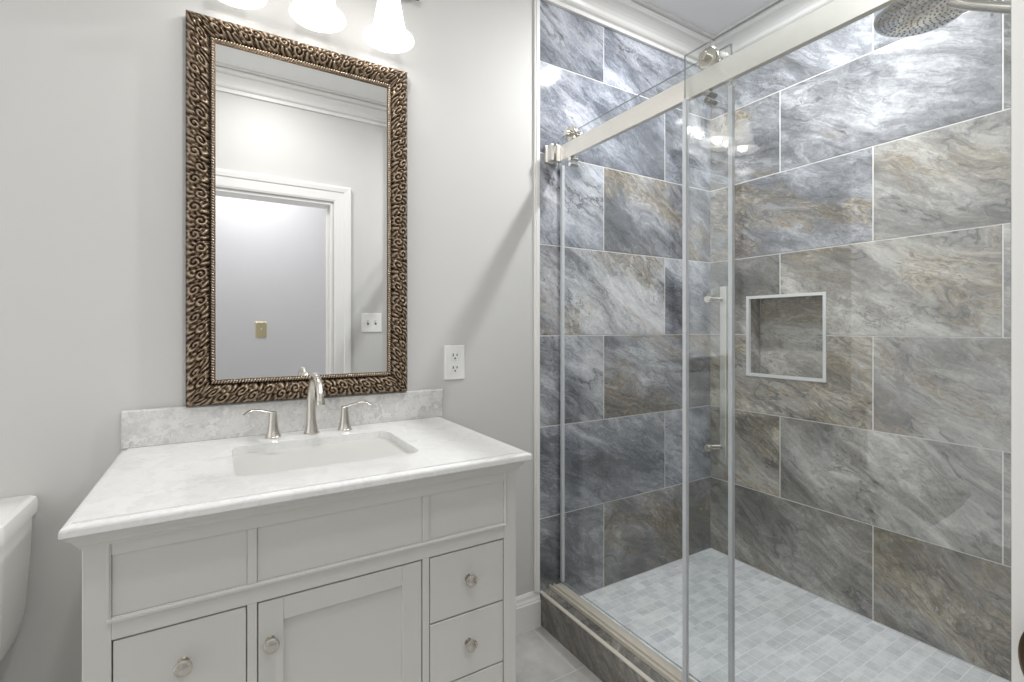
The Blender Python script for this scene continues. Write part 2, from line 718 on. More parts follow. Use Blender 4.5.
rnd = random.Random(21)
rects = []
for k in range(8):
    z_lo, z_hi = Z0 + (k - 3) * TH, Z0 + (k - 2) * TH
    z_hi = min(z_hi, CEIL)
    z_lo = max(z_lo, PAN - 0.02)
    if z_lo >= CEIL: continue
    j = 1.3549 if k % 2 == 0 else 1.718
    for i, (a, b) in enumerate(((XS, j), (j, XR))):
        rects.append((a + (G if i else 0), b - (0 if i else G), z_lo + G, z_hi - G, tone_back[k][i],
                      (rnd.random(), rnd.random(), 0.25 + 0.6 * rnd.random())))
bm = newbm(); box(bm, XS, XR + 0.2, BY + 0.0014, BY + T, 0.0, CEIL)
struct('wall_shower_back', bm, 'grout', 'shower wall behind the sliding glass door')
# u runs left to right as seen from the camera, v is height: veins fall to the right
tile_object('wall_shower_back_tile', rects, lambda u, v, h: (u, BY + 0.0014 - h, v))
# long side wall with niche
NY0, NY1, NZ0, NZ1 = 0.9797, 1.3109, CAM_H - 0.2108, CAM_H + 0.1412
ND = 0.098
rects = []
YA = 0.8209
for k in range(8):
    z_lo, z_hi = Z0 + (k - 3) * TH, min(Z0 + (k - 2) * TH, CEIL)
    z_lo = max(z_lo, PAN - 0.02)
    if z_lo >= CEIL: continue
    js = [BY, YA, YN] if k % 2 == 0 else [BY, YA + TW / 2, YA - TW / 2, YN]
    for i in range(len(js) - 1):
        sh = (rnd.random(), rnd.random(), 0.25 + 0.6 * rnd.random())
        # u = distance from the back corner
        r = (BY - js[i] + (G if i else 0), BY - js[i + 1] - G, z_lo + G, z_hi - G)
        for c in cut(r, (BY - NY1, BY - NY0, NZ0, NZ1)):
            rects.append((*c, tone_side[k][i], sh))
tile_object('wall_shower_side_tile', rects, lambda u, v, h: (XR + 0.0014 - h, BY - u, v))
bm = newbm()
X1 = XR + 0.0014
box(bm, X1, X1 + 0.2, YN - 0.1, NY0, 0, CEIL)
box(bm, X1, X1 + 0.2, NY1, BY, 0, CEIL)
box(bm, X1, X1 + 0.2, NY0, NY1, 0, NZ0)
box(bm, X1, X1 + 0.2, NY0, NY1, NZ1, CEIL)
box(bm, X1 + ND + 0.004, X1 + 0.2, NY0, NY1, NZ0, NZ1)
struct('wall_shower_side', bm, 'grout', 'long veined tile wall of the shower')
# niche lining
ni = ob('niche_lining', (lambda b: (box(b, X1 + ND, X1 + ND + 0.003, NY0, NY1, NZ0, NZ1), b)[1])(newbm()), 'grout')
COLN = (.36, .03, .80)
bpy.data.objects.remove(ni)
niche = thing('shower_niche', 'square recessed tiled niche with thin white edging in the shower wall', 'niche', (0, 0, 0))
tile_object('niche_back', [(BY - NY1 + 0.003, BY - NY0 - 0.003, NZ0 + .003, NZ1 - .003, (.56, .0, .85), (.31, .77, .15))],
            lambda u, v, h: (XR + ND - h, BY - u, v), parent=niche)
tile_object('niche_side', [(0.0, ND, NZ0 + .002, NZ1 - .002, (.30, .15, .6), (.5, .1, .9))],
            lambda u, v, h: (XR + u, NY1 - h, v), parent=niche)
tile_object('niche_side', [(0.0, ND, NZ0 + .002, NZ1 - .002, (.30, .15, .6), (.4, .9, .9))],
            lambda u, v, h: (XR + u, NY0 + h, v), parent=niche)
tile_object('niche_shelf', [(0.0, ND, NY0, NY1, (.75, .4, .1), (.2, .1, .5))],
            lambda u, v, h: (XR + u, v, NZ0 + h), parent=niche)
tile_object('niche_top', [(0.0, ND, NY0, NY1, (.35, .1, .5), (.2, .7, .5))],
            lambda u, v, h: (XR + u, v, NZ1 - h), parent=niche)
bm = newbm()
e = 0.0105
for (a, b, c, d) in ((NY0 - .002, NY1 + .002, NZ1 - e, NZ1 + .002), (NY0 - .002, NY1 + .002, NZ0 - .002, NZ0 + e),
                     (NY0 - .002, NY0 + e, NZ0 + e, NZ1 - e), (NY1 - e, NY1 + .002, NZ0 + e, NZ1 - e)):
    box(bm, XR - 0.004, XR + 0.012, a, b, c, d)
ob('edge_frame', bm, 'edge_trim', niche)
# shower-head wall tiling
rects = []
for k in range(8):
    z_lo, z_hi = max(Z0 + (k - 3) * TH, PAN - .02), min(Z0 + (k - 2) * TH, CEIL)
    if z_lo >= CEIL: continue
    j = 1.37 if k % 2 == 0 else 1.70
    for i, (a, b) in enumerate(((XS + .003, j), (j, XR))):
        rects.append((a + (G if i else 0), b - (0 if i else G), z_lo + G, z_hi - G, tone_side[k][i],
                      (rnd.random(), rnd.random(), rnd.random())))
tile_object('wall_shower_end_tile', rects, lambda u, v, h: (u, YN + h, v))

# tile edge / painted corner bead by the shower
bm = newbm()
box(bm, 1.006, XS - 0.001, BY - 0.010, BY, 0.13, CEIL)
box(bm, 1.012, 1.026, BY - 0.013, BY - 0.009, 0.13, CEIL)
struct('trim_1', bm, 'trim', 'white vertical trim strip between painted wall and tile', 0.002)

# crown moulding, mitred run around bathroom and shower
CP = [(0.0, 0.108), (0.013, 0.108), (0.013, 0.094), (0.006, 0.092), (0.006, 0.087), (0.018, 0.084), (0.024, 0.078), (0.018, 0.074),
      (0.022, 0.062), (0.030, 0.051), (0.040, 0.043), (0.050, 0.038), (0.056, 0.036), (0.050, 0.031), (0.062, 0.028), (0.070, 0.021),
      (0.073, 0.015), (0.066, 0.012), (0.066, 0.009), (0.088, 0.009), (0.088, 0.0), (0.0, 0.0)]


def run_trim(path, prof, zfun, name, mat='trim', closed=True, first=1):
    """path counter-clockwise seen from above (interior on the left); one object per leg, mitred"""
    n = len(path)
    P = [Vector(p) for p in path]

    def off(i, d):
        a, b, c = P[(i - 1) % n], P[i], P[(i + 1) % n]
        if not closed and i == 0: a = b - (c - b)
        if not closed and i == n - 1: c = b + (b - a)
        d1, d2 = (b - a).normalized(), (c - b).normalized()
        n1, n2 = Vector((-d1.y, d1.x)), Vector((-d2.y, d2.x))
        m = (n1 + n2)
        m /= (1 + n1.dot(n2))
        return b + m * d
    out = []
    for i in range(n if closed else n - 1):
        j = (i + 1) % n
        bm = newbm()
        A = [bm.verts.new((*off(i, d), zfun(z))) for d, z in prof]
        B = [bm.verts.new((*off(j, d), zfun(z))) for d, z in prof]
        for k in range(len(prof) - 1):
            bm.faces.new((A[k], B[k], B[k + 1], A[k + 1]))
        bm.faces.new((A[0], A[-1], B[-1], B[0]))
        bm.faces.new(A); bm.faces.new(B[::-1])
        out.append(struct('%s_%d' % (name, first + i) if name == 'trim' else name, bm, mat))
    return out


crown = run_trim([(XL, FY), (XS, FY), (XS, YN), (XR, YN), (XR, BY), (XL, BY)], CP, lambda z: CEIL - z, 'trim', closed=False, first=2)
for o in crown: o['label'] = 'white crown moulding under the ceiling'
# baseboards
BP = [(0, 0), (0.015, 0), (0.015, 0.095), (0.012, 0.100), (0.012, 0.104), (0.008, 0.112), (0.007, 0.122), (0.003, 0.132), (0, 0.132)]


def baseboard(name, a, b):
    o, = run_trim([a, b], BP, lambda z: z, name, closed=False)
    return o


baseboard('baseboard_back', (XS - 0.001, BY), (XL, BY))
baseboard('baseboard_front', (XL + .016, FY), (DX0 - 0.10, FY))
baseboard('baseboard_end', (DX1 + 0.105, FY), (XS - .001, FY))
baseboard('baseboard_hall', (1.9, -1.05), (-1.6, -1.05))
for o in COL.objects:
    if o.name.startswith('baseboard_hall'):
        o.data.transform(Matrix.Rotation(0, 4, 'Z'))

# doorway casing (seen in the mirror)
bm = newbm()
cw = 0.098


def casing(bm, y0, sgn):
    prof = [(0.006, 0.0), (0.006, 0.010), (0.016, 0.014), (0.060, 0.016), (0.066, 0.021), (0.086, 0.024), (0.098, 0.022), (0.098, 0.0)]
    corners = [((DX0, 0.0), (-1, 0)), ((DX0, DZ), (-1, 1)), ((DX1, DZ), (1, 1)), ((DX1, 0.0), (1, 0))]
    rings = [[bm.verts.new((cx + dx * w_, y0 + sgn * d, cz + dz * w_)) for w_, d in prof] for (cx, cz), (dx, dz) in corners]
    for a, b in zip(rings, rings[1:]):
        for i in range(len(prof)):
            j = (i + 1) % len(prof)
            bm.faces.new((a[i], a[j], b[j], b[i]))
    bm.faces.new(rings[0]); bm.faces.new(rings[-1])


casing(bm, FY, 1)
struct('trim_8', bm, 'trim', 'white door casing around the doorway, seen in the mirror', 0, False)
bm = newbm(); casing(bm, -0.12, -1)
struct('trim_9', bm, 'trim', 'white door casing on the hallway side')
bm = newbm()
box(bm, DX0 - .001, DX0 + 0.012, -0.12, FY, 0, DZ)
box(bm, DX1 - 0.012, DX1 + .001, -0.12, FY, 0, DZ)
box(bm, DX0 + .012, DX1 - .012, -0.12, FY, DZ - 0.012, DZ + .001)
box(bm, DX1 - 0.024, DX1 - 0.012, -0.075, -0.04, 0, DZ - .012)
box(bm, DX0 + 0.012, DX0 + 0.024, -0.075, -0.04, 0, DZ - .012)
struct('door_1', bm, 'trim', 'white jamb lining of the open doorway', 0.001)

# ------------------------------------------------------------------ shower curb
CZ = CAM_H - 0.988
rects = []
for i, (a, b) in enumerate(((0, 0.62), (0.62, 1.3))):
    rects.append((a + (G if i else 0), min(b, BY - YN) - G, 0.003, CZ - 0.006, (.36, .05, .25), (rnd.random(), rnd.random(), 1.0)))
cb = newbm(); box(cb, XS + 0.0014, 1.139, YN, BY, -0.05, CZ - 0.0014)
struct('trim_10', cb, 'grout', 'core of the low tiled shower curb')
tile_object('curb_face_tile', rects, lambda u, v, h: (XS + 0.0014 - h, BY - u, v))
rects = [(a, b, XS + .010, 1.137, (.45, .03, .5), (.3, .6, 1.0)) for a, b in ((0.001, 0.62 - G), (0.62 + G, BY - YN))]
tile_object('curb_top_tile', rects, lambda u, v, h: (v, BY - u, CZ - 0.0014 + h))
bm = newbm(); box(bm, XS - 0.001, XS + 0.013, YN, BY - 0.0005, CZ - 0.004, CZ + 0.001)
struct('trim_11', bm, 'track', 'pale metal edging along the outer top of the curb', 0.002)
for o in COL.objects:
    if o.name == 'curb_face_tile': o['label'] = 'brown grey tile face of the shower curb'
    if o.name == 'curb_top_tile': o['label'] = 'brown grey tile top of the shower curb'

# ------------------------------------------------------------------ shower glass
XF, XD = 1.089, 1.132
RZ0, RZ1 = CAM_H + 0.628, CAM_H + 0.6855
fixed = thing('fixed_shower_panel', 'fixed clear glass shower panel on the right, behind the overlapping door edge', 'shower screen', (XF, 0.55, CZ))
bm = newbm(); box(bm, XF - 0.004, XF + 0.004, YN + 0.003, 0.8818, CZ + 0.012, CAM_H + 0.7427)
glaze(ob('glass_pane', bm, 'glass', fixed))
bm = newbm(); box(bm, XF - 0.0065, XF + 0.0065, 0.874, 0.8855, CZ + 0.012, RZ0 - 0.006)
ob('edge_seal', bm, 'seal', fixed, 0.001)
bm = newbm(); box(bm, XF - 0.009, XF + 0.009, YN + 0.003, YN + 0.008, CZ + 0.001, CAM_H + 0.74)
ob('wall_channel', bm, 'rail_metal', fixed, 0.001)
door = thing('sliding_shower_door', 'sliding clear glass shower door slid left, with vertical pull handle', 'shower door', (XD, 1.1, CZ + 0.012))
DT = CAM_H + 0.7335
bm = newbm(); box(bm, XD - 0.004, XD + 0.004, 0.7713, 1.4855, CZ + 0.016, DT)
glaze(ob('glass_pane', bm, 'glass', door))
bm = newbm(); box(bm, XD - 0.006, XD + 0.006, 0.7655, 0.7773, CZ + 0.016, RZ0 - 0.004)
ob('edge_seal', bm, 'seal', door, 0.001)
bm = newbm(); box(bm, XD - 0.006, XD + 0.006, 1.481, 1.4935, CZ + 0.016, RZ0 - 0.004)
ob('edge_seal', bm, 'seal', door, 0.001)
for y in (0.820, 1.400):
    bm = newbm()
    zc = CAM_H + 0.712
    lathe(bm, [(0.019, 0), (0.0265, 0.001), (0.0275, 0.003), (0.0275, 0.004), (0.024, 0.0055), (0.024, 0.0105), (0.0275, 0.012), (0.0275, 0.014), (0.026, 0.015)],
          along((XF + 0.009, y, zc), (1, 0, 0)), 40)
    rl = ob('roller', bm, 'nickel', door, 0, True)
    bm = newbm()
    cyl(bm, (XF - 0.010, y, zc), (1, 0, 0), 0.0115, 0.020, 28, 0.0015)
    ob('roller_cap', bm, 'nickel', rl, 0, True)
    bm = newbm()
    cyl(bm, (XF + 0.022, y, zc), (1, 0, 0), 0.007, 0.03, 20)
    cyl(bm, (XD + 0.004, y, zc), (1, 0, 0), 0.016, 0.010, 28, 0.0015)
    ob('roller_bolt', bm, 'nickel', rl, 0, True)
    for dz, rr in ((-0.092, 0.0085), (-0.112, 0.0085)):
        bm = newbm()
        cyl(bm, (XF + 0.008, y, zc + dz), (1, 0, 0), rr, 0.036, 20, 0.001)
        ob('guide_stud', bm, 'chrome', door, 0, True)
# handle
hd = []
bm = newbm(); box(bm, 1.163, 1.177, 0.8085, 0.8275, 0.7512, 1.2248)
hb = ob('handle', bm, 'rail_metal', door, 0.0012)
for z in (1.190, 0.792):
    bm = newbm()
    cyl(bm, (XD + 0.004, 0.8345, z), (1, -0.42, 0), 0.0062, 0.029, 20)
    ob('handle_post', bm, 'nickel', hb, 0, True)
    bm = newbm()
    cyl(bm, (XD - 0.014, 0.8345, z), (1, 0, 0), 0.0095, 0.010, 24, 0.001)
    ob('handle_cap', bm, 'nickel', hb, 0, True)
rail = thing('shower_rail', 'satin nickel overhead rail carrying the sliding shower door', 'rail', (1.107, 1.498, RZ0))
bm = newbm(); box(bm, 1.100, 1.117, YN + 0.004, 1.476, RZ0, RZ1)
ob('rail_bar', bm, 'rail_metal', rail, 0.0008)
for ys, s in ((BY, -1), (YN + 0.0025, 1)):
    bm = newbm()
    a, b = sorted((ys, ys + s * 0.012)); box(bm, 1.054, 1.112, a, b, RZ0 - 0.004, RZ1 + 0.004)
    a, b = sorted((ys + s * 0.012, ys + s * 0.042)); box(bm, 1.060, 1.070, a, b, RZ0 - 0.002, RZ1 + 0.002); box(bm, 1.082, 1.100, a, b, RZ0 - 0.002, RZ1 + 0.002)
    ob('wall_bracket', bm, 'rail_metal', rail, 0.0012)
bm = newbm(); cyl(bm, (1.092, 1.470, RZ1 - .001), (0, 0, 1), 0.003, 0.014, 12)
ob('stop_pin', bm, 'nickel', rail, 0, True)
track = newbm()
box(track, XF - 0.012, XD + 0.004, YN + 0.003, BY - 0.001, CZ + 0.0002, CZ + 0.004)
box(track, XF - 0.012, XF - 0.008, YN + 0.003, BY - 0.001, CZ + 0.004, CZ + 0.014)
box(track, XF + 0.008, XF + 0.012, YN + 0.003, BY - 0.001, CZ + 0.004, CZ + 0.012)
tk = ob('bottom_track', track, 'track', None, 0.0006)
tag(tk, 'pale metal bottom track for the glass on top of the curb', 'track')

# ------------------------------------------------------------------ shower head
sx = 1.62
hc = Vector((sx, 0.543, CAM_H + 0.8485))
head = thing('rain_shower', 'round chrome rain shower head with many nozzles', 'shower head', hc)
nrm = Vector((-0.10, 0.03, -0.99)).normalized()
mt = along(hc, nrm)
bm = newbm()
lathe(bm, [(0.012, -0.030), (0.022, -0.026), (0.06, -0.015), (0.096, -0.010), (0.102, -0.004), (0.100, 0.001), (0.095, 0.0025), (0.0, 0.0025)][:-1], mt, 56)
hbod = ob('head_disc', bm, 'chrome', head, 0, True)
bm = newbm()
for ring in range(1, 9):
    rr = 0.0108 * ring + 0.003
    nn_ = int(6 * ring * 0.9)
    for i in range(nn_):
        a = 2 * PI * i / nn_ + ring * 0.4
        p = mt @ Vector((rr * math.cos(a), rr * math.sin(a), 0.002))
        cyl(bm, p, nrm, 0.0023, 0.0012, 8)
o = ob('nozzle_field', bm, paint('grey_rubber_nozzles', lin(120, 119, 116), 0.5), hbod)
bm = newbm(); lathe(bm, [(0.009, 0.002), (0.009, 0.0035), (0.006, 0.0045)], mt, 20)
ob('center_cap', bm, 'chrome', hbod, 0, True)
bm = newbm()
pts = spline([(sx, 0.475, hc.z - 0.004, .014), (sx, 0.445, hc.z - 0.030, .0125), (sx, 0.375, hc.z - 0.078, .0125), (sx, 0.30, hc.z - 0.125, .013)], 6)
tube(bm, [p[:3] for p in pts], [p[3] for p in pts], 20)
ob('neck', bm, 'nickel', head, 0, True)
bm = newbm()
pts = spline([(sx, 0.30, hc.z - 0.12), (sx, 0.28, hc.z - 0.11), (sx, YN + 0.003, hc.z - 0.06)], 5)
tube(bm, pts, [0.011] * len(pts), 16)
cyl(bm, (sx, YN + 0.003, hc.z - 0.06), (0, 1, 0), 0.028, 0.008, 28, 0.002)
ob('wall_arm', bm, 'nickel', head, 0, True)

# ------------------------------------------------------------------ vanity cabinet
CXL, CXR, CYF = -0.199, 0.6325, 0.947
CTZ = CAM_H - 0.2905
VF = 0.970          # front plane of face frame
VL, VR = -0.177, 0.601
VT = CTZ - 0.019
H = lambda rel: CAM_H + rel
van = thing('vanity_cabinet', 'light grey bathroom vanity cabinet with one door and small drawers', 'vanity', ((VL + VR) / 2, 1.23, 0))
cols = [(-0.142, 0.0445), (0.0598, 0.3695), (0.3845, 0.5685)]
PT, PB = H(-0.3555), H(-0.4525)       # false panels
DTp = H(-0.489)                       # top of doors and drawers
DBt = H(-0.915)
bm = newbm()
box(bm, VL + 0.012, VL + 0.028, VF + 0.02, BY - 0.003, 0.13, VT)   # sides
box(bm, VR - 0.028, VR - 0.012, VF + 0.02, BY - 0.003, 0.13, VT)
box(bm, VL + 0.028, VR - 0.028, 1.480, BY - 0.003, 0.13, VT)       # back
box(bm, VL + 0.028, VR - 0.028, VF + 0.02, 1.480, 0.13, 0.146)
box(bm, VL + .028, VR - .028, VF + 0.0125, VF + 0.02, 0.16, VT - .02)
ob('carcass', bm, 'cabinet', van)
bm = newbm()
fy0, fy1 = VF, VF + 0.02
box(bm, VL, cols[0][0], fy0, fy1 + .02, 0.12, VT)
box(bm, cols[2][1], VR, fy0, fy1 + .02, 0.12, VT)
box(bm, cols[0][0], cols[2][1], fy0, fy1, PT, VT)
box(bm, cols[0][0], cols[2][1], fy0, fy1, DTp + .001, PB)
for a, b in ((cols[0][1], cols[1][0]), (cols[1][1], cols[2][0])):
    box(bm, a, b, fy0, fy1, PB, PT)
    box(bm, a, b, fy0, fy1, DBt, DTp + .001)
box(bm, cols[0][0], cols[2][1], fy0, fy1, 0.13, DBt)
# back posts
box(bm, VL, VL + 0.034, BY - 0.04, BY - 0.003, 0.12, VT)
box(bm, VR - 0.034, VR, BY - 0.04, BY - 0.003, 0.12, VT)
box(bm, VL + .002, VL + 0.02, VF + .04, BY - 0.04, VT - .05, VT)
box(bm, VR - .02, VR - 0.002, VF + .04, BY - 0.04, VT - .05, VT)
box(bm, VL + .002, VL + 0.02, VF + .04, BY - 0.04, .13, .18)
box(bm, VR - .02, VR - 0.002, VF + .04, BY - 0.04, .13, .18)
ob('face_frame', bm, 'cabinet', van, 0.0012)
# raised bead between false fronts and drawers, fine line inside the stiles
bm = newbm()
box(bm, cols[0][0] - 0.006, cols[2][1] + 0.004, VF - 0.0035, VF + 0.001, PB - 0.0070, PB - 0.0015)
box(bm, cols[0][0] - 0.0055, cols[0][0] - 0.002, VF - 0.002, VF + .001, PB - 0.007, VT - .02)
box(bm, cols[2][1] + 0.002, cols[2][1] + 0.0055, VF - 0.002, VF + .001, PB - 0.007, VT - .02)
ob('bead_moulding', bm, 'cabinet', van, 0.001)
# cove moulding below the top
bm = newbm()
prof = [(0.0, -0.336), (-0.003, -0.336), (-0.003, -0.3325), (-0.006, -0.330), (-0.008, -0.325), (-0.012, -0.3195), (-0.016, -0.317), (-0.016, -0.3095)]
ll = []
for d, z in prof:
    ll.append([(VL + d, BY - .003, H(z)), (VL + d, VF + d, H(z)), (VR - d, VF + d, H(z)), (VR - d, BY - .003, H(z))])
loft(bm, ll)
ob('cornice', bm, 'cabinet', van, 0, False)
# false fronts
for a, b in cols:
    bm = newbm(); box(bm, a + 0.0005, b - 0.0005, VF + 0.0028, VF + 0.012, PB + .0005, PT - .0005)
    ob('front_panel', bm, 'cabinet', van, 0.0005)
# dark void behind the reveals
knob_prof = [(0.0050, 0), (0.0042, 0.006), (0.0048, 0.010), (0.0122, 0.0145), (0.0138, 0.0175), (0.0132, 0.0205), (0.0112, 0.0215), (0.0, 0.0262)]


def knob(parent, x, z, y):
    bm = newbm()
    lathe(bm, [(0.009, 0), (0.0085, 0.002)] + knob_prof[:-1] + [(0.0095, 0.0210), (0.006, 0.0222), (0.002, 0.0228)], along((x, y, z), (0, -1, 0)), 32)
    return ob('knob', bm, 'nickel', parent, 0, True)


def slab_drawer(a, b, z0, z1, kx=None):
    bm = newbm(); box(bm, a + 0.0018, b - 0.0018, VF + 0.0015, VF + 0.012, z0 + 0.0018, z1 - 0.0018)
    d = ob('drawer', bm, 'cabinet', van, 0.0012)
    knob(d, kx if kx is not None else (a + b) / 2, (z0 + z1) / 2 + 0.005, VF + 0.0015)
    return d


dz = [DTp, H(-0.6325), H(-0.774), DBt]
for a, b in (cols[0], cols[2]):
    for z1, z0 in zip(dz, dz[1:]):
        slab_drawer(a, b, z0, z1)
# shaker door
a, b = cols[1]
bm = newbm()
a2, b2, z0, z1 = a + .0018, b - .0018, DBt + .0018, DTp - .0018
sw = 0.0415
box(bm, a2, a2 + sw, VF + .0015, VF + .014, z0, z1)
box(bm, b2 - sw, b2, VF + .0015, VF + .014, z0, z1)
box(bm, a2 + sw, b2 - sw, VF + .0015, VF + .014, z1 - sw, z1)
box(bm, a2 + sw, b2 - sw, VF + .0015, VF + .014, z0, z0 + sw)
dr = ob('door', bm, 'cabinet', van, 0.0012)
bm = newbm(); box(bm, a2 + sw - .003, b2 - sw + .003, VF + .007, VF + .0125, z0 + sw - .003, z1 - sw + .003)
ob('door_panel', bm, 'cabinet', dr)
knob(dr, 0.0810, H(-0.563), VF + .0015)
for lx in (VL + 0.001, VR - 0.049):
    for ly in (VF + 0.001, BY - 0.052):
        bm = newbm()
        loft(bm, [[(lx + i, ly + i, z), (lx + .048 - i, ly + i, z), (lx + .048 - i, ly + .048 - i, z), (lx + i, ly + .048 - i, z)]
                  for i, z in ((0.011, 0.0005), (0.003, 0.10), (0.0, 0.13))])
        ob('leg', bm, 'cabinet', van, 0.0015)

# ------------------------------------------------------------------ counter, backsplash, basin
SX0, SX1, SY0, SY1, SR, BOW = 0.028, 0.410, 1.078, 1.358, 0.032, 0.016
ct = thing('countertop', 'white marble vanity countertop with stepped front edge', 'countertop', ((CXL + CXR) / 2, 1.22, VT))
bm = newbm()
ep = [(0.0135, 0.0), (0.0125, -0.0026), (0.0075, -0.0030), (0.0035, -0.0042), (0.0010, -0.0062), (0.0, -0.009), (0.0, -0.0178), (0.001, -0.019)]
back = BY - 0.001
loops = []
for d, z in ep:
    loops.append([(CXL + d, CYF + d, CTZ + z), (CXR - d, CYF + d, CTZ + z), (CXR - d, back, CTZ + z), (CXL + d, back, CTZ + z)])
rings = loft(bm, loops, cap=False)
inner = [bm.verts.new(p) for p in rrect(SX0, SX1, SY0, SY1, SR, CTZ, 8, BOW)]
inner2 = [bm.verts.new((p[0], p[1], VT)) for p in rrect(SX0, SX1, SY0, SY1, SR, CTZ, 8, BOW)]
n = len(inner)
for i in range(n):
    bm.faces.new((inner[i], inner[(i + 1) % n], inner2[(i + 1) % n], inner2[i]))


def ringed(bm, outer, inner):
    es = []
    for l in (outer, inner):
        for i in range(len(l)):
            e_ = bm.edges.get((l[i], l[(i + 1) % len(l)])) or bm.edges.new((l[i], l[(i + 1) % len(l)]))
            es.append(e_)
    bmesh.ops.triangle_fill(bm, edges=es, use_beauty=True)


ringed(bm, rings[0], inner)
ringed(bm, rings[-1], inner2)
ob('counter_slab', bm, 'counter', ct, 0, False)
bs = newbm()
loft(bs, [[(CXL + d, y, CTZ + .0003), (CXR + .003 - d, y, CTZ + .0003), (CXR + .003 - d, y, CTZ + .0908 - d), (CXL + d, y, CTZ + .0908 - d)]
          for d, y in ((0, BY - .0005), (0, BY - .0165), (0.004, BY - .0205))])
bs = ob('backsplash', bs, 'splash', None, 0.0008)
tag(bs, 'grey veined marble backsplash strip along the wall above the counter', 'backsplash')
sk = thing('sink_basin', 'white rectangular undermount sink basin set in the marble counter', 'sink', ((SX0 + SX1) / 2, 1.22, VT - 0.14))
bm = newbm()
zt = VT - 0.0008
loops = []
for d, z in ((-0.022, 0), (-0.022, -0.012), (0.002, -0.020), (0.004, -0.05), (0.012, -0.100), (0.030, -0.122), (0.070, -0.136)):
    loops.append(rrect(SX0 + d, SX1 - d, SY0 + d, SY1 - d, max(SR, SR), zt + z - 0.006, 8, BOW))
for d, z in ((0.070, -0.130), (0.030, -0.115), (0.014, -0.094), (0.006, -0.045), (-0.001, -0.008), (-0.003, 0.0), (-0.022, 0)):
    loops.append(rrect(SX0 + d, SX1 - d, SY0 + d, SY1 - d, SR, zt + z, 8, BOW))
loft(bm, loops[:], cap=True)
ob('basin', bm, 'ceramic', sk, 0, 'all')
bpy.context.view_layer.update()
bm = newbm(); lathe(bm, [(0.021, 0), (0.021, 0.002), (0.018, 0.003), (0.012, 0.0025)], along(((SX0 + SX1) / 2, 1.24, zt - 0.130), (0, 0, 1)), 28)
ob('drain', bm, 'nickel', sk, 0, True)

# ------------------------------------------------------------------ faucet
FX, FYY = 0.2214, 1.432
fa = thing('faucet', 'brushed nickel gooseneck faucet with two lever handles', 'faucet', (FX, FYY, CTZ))
bm = newbm()
sp = spline([(FX, FYY, CTZ + .001, .0200), (FX, FYY, CTZ + .012, .0168), (FX, FYY + .002, CTZ + .045, .0125), (FX, FYY + .002, CTZ + .10, .0108),
             (FX, FYY - .008, CTZ + .131, .0104), (FX, FYY - .036, CTZ + .156, .0100), (FX, FYY - .074, CTZ + .1635, .0098), (FX, FYY - .108, CTZ + .150, .0096),
             (FX, FYY - .130, CTZ + .124, .0096), (FX, FYY - .137, CTZ + .105, .0100)], 6)
tube(bm, [p[:3] for p in sp], [p[3] for p in sp], 24)
spo = ob('spout', bm, 'nickel', fa, 0, True)
bm = newbm(); lathe(bm, [(0.0098, 0), (0.0112, 0.001), (0.0112, 0.010), (0.008, 0.011)], along((FX, FYY - .1373, CTZ + .106), (0, -.2, -1)), 24)
ob('aerator', bm, 'nickel', spo, 0, True)
bm = newbm(); lathe(bm, [(0.0205, 0), (0.0205, 0.002), (0.018, 0.0035)], along((FX, FYY, CTZ + .0003), (0, 0, 1)), 32)
ob('base_ring', bm, 'nickel', fa, 0, True)
for s, hx in ((-1, 0.1258), (1, 0.3100)):
    bm = newbm()
    lathe(bm, [(0.0195, 0.0003), (0.0195, 0.003), (0.0180, 0.005), (0.0138, 0.020), (0.0110, 0.042), (0.0098, 0.061), (0.0098, 0.066), (0.0075, 0.0685)],
          along((hx, FYY - .002, CTZ), (0, 0, 1)), 28)
    hv = ob('handle', bm, 'nickel', fa, 0, True)
    bm = newbm()
    lv = spline([(hx - s * .006, FYY - .003, CTZ + .065, .0085), (hx + s * .012, FYY - .006, CTZ + .0695, .0075),
                 (hx + s * .036, FYY - .012, CTZ + .0765, .0068), (hx + s * .054, FYY - .017, CTZ + .077, .0066), (hx + s * .070, FYY - .021, CTZ + .068, .005)], 6)
    tube(bm, [p[:3] for p in lv], [p[3] for p in lv], 14, 0.38)
    ob('lever', bm, 'nickel', hv, 0, True)

# ------------------------------------------------------------------ mirror
MX0, MX1, MZ0, MZ1 = -0.0695, 0.5105, H(-0.1985), H(0.8060)
FW = 0.0645
mi = thing('wall_mirror', 'tall wall mirror in an ornate carved bronze frame', 'mirror', ((MX0 + MX1) / 2, BY - .01, MZ0))
bm = newbm(); box(bm, MX0 + FW - .006, MX1 - FW + .006, 1.475, 1.480, MZ0 + FW - .006, MZ1 - FW + .006)
ob('mirror_glass', bm, 'mirror', mi)
bm = newbm(); box(bm, MX0 + .004, MX1 - .004, 1.481, BY - .001, MZ0 + .004, MZ1 - .004)
ob('backing', bm, 'bronze', mi)


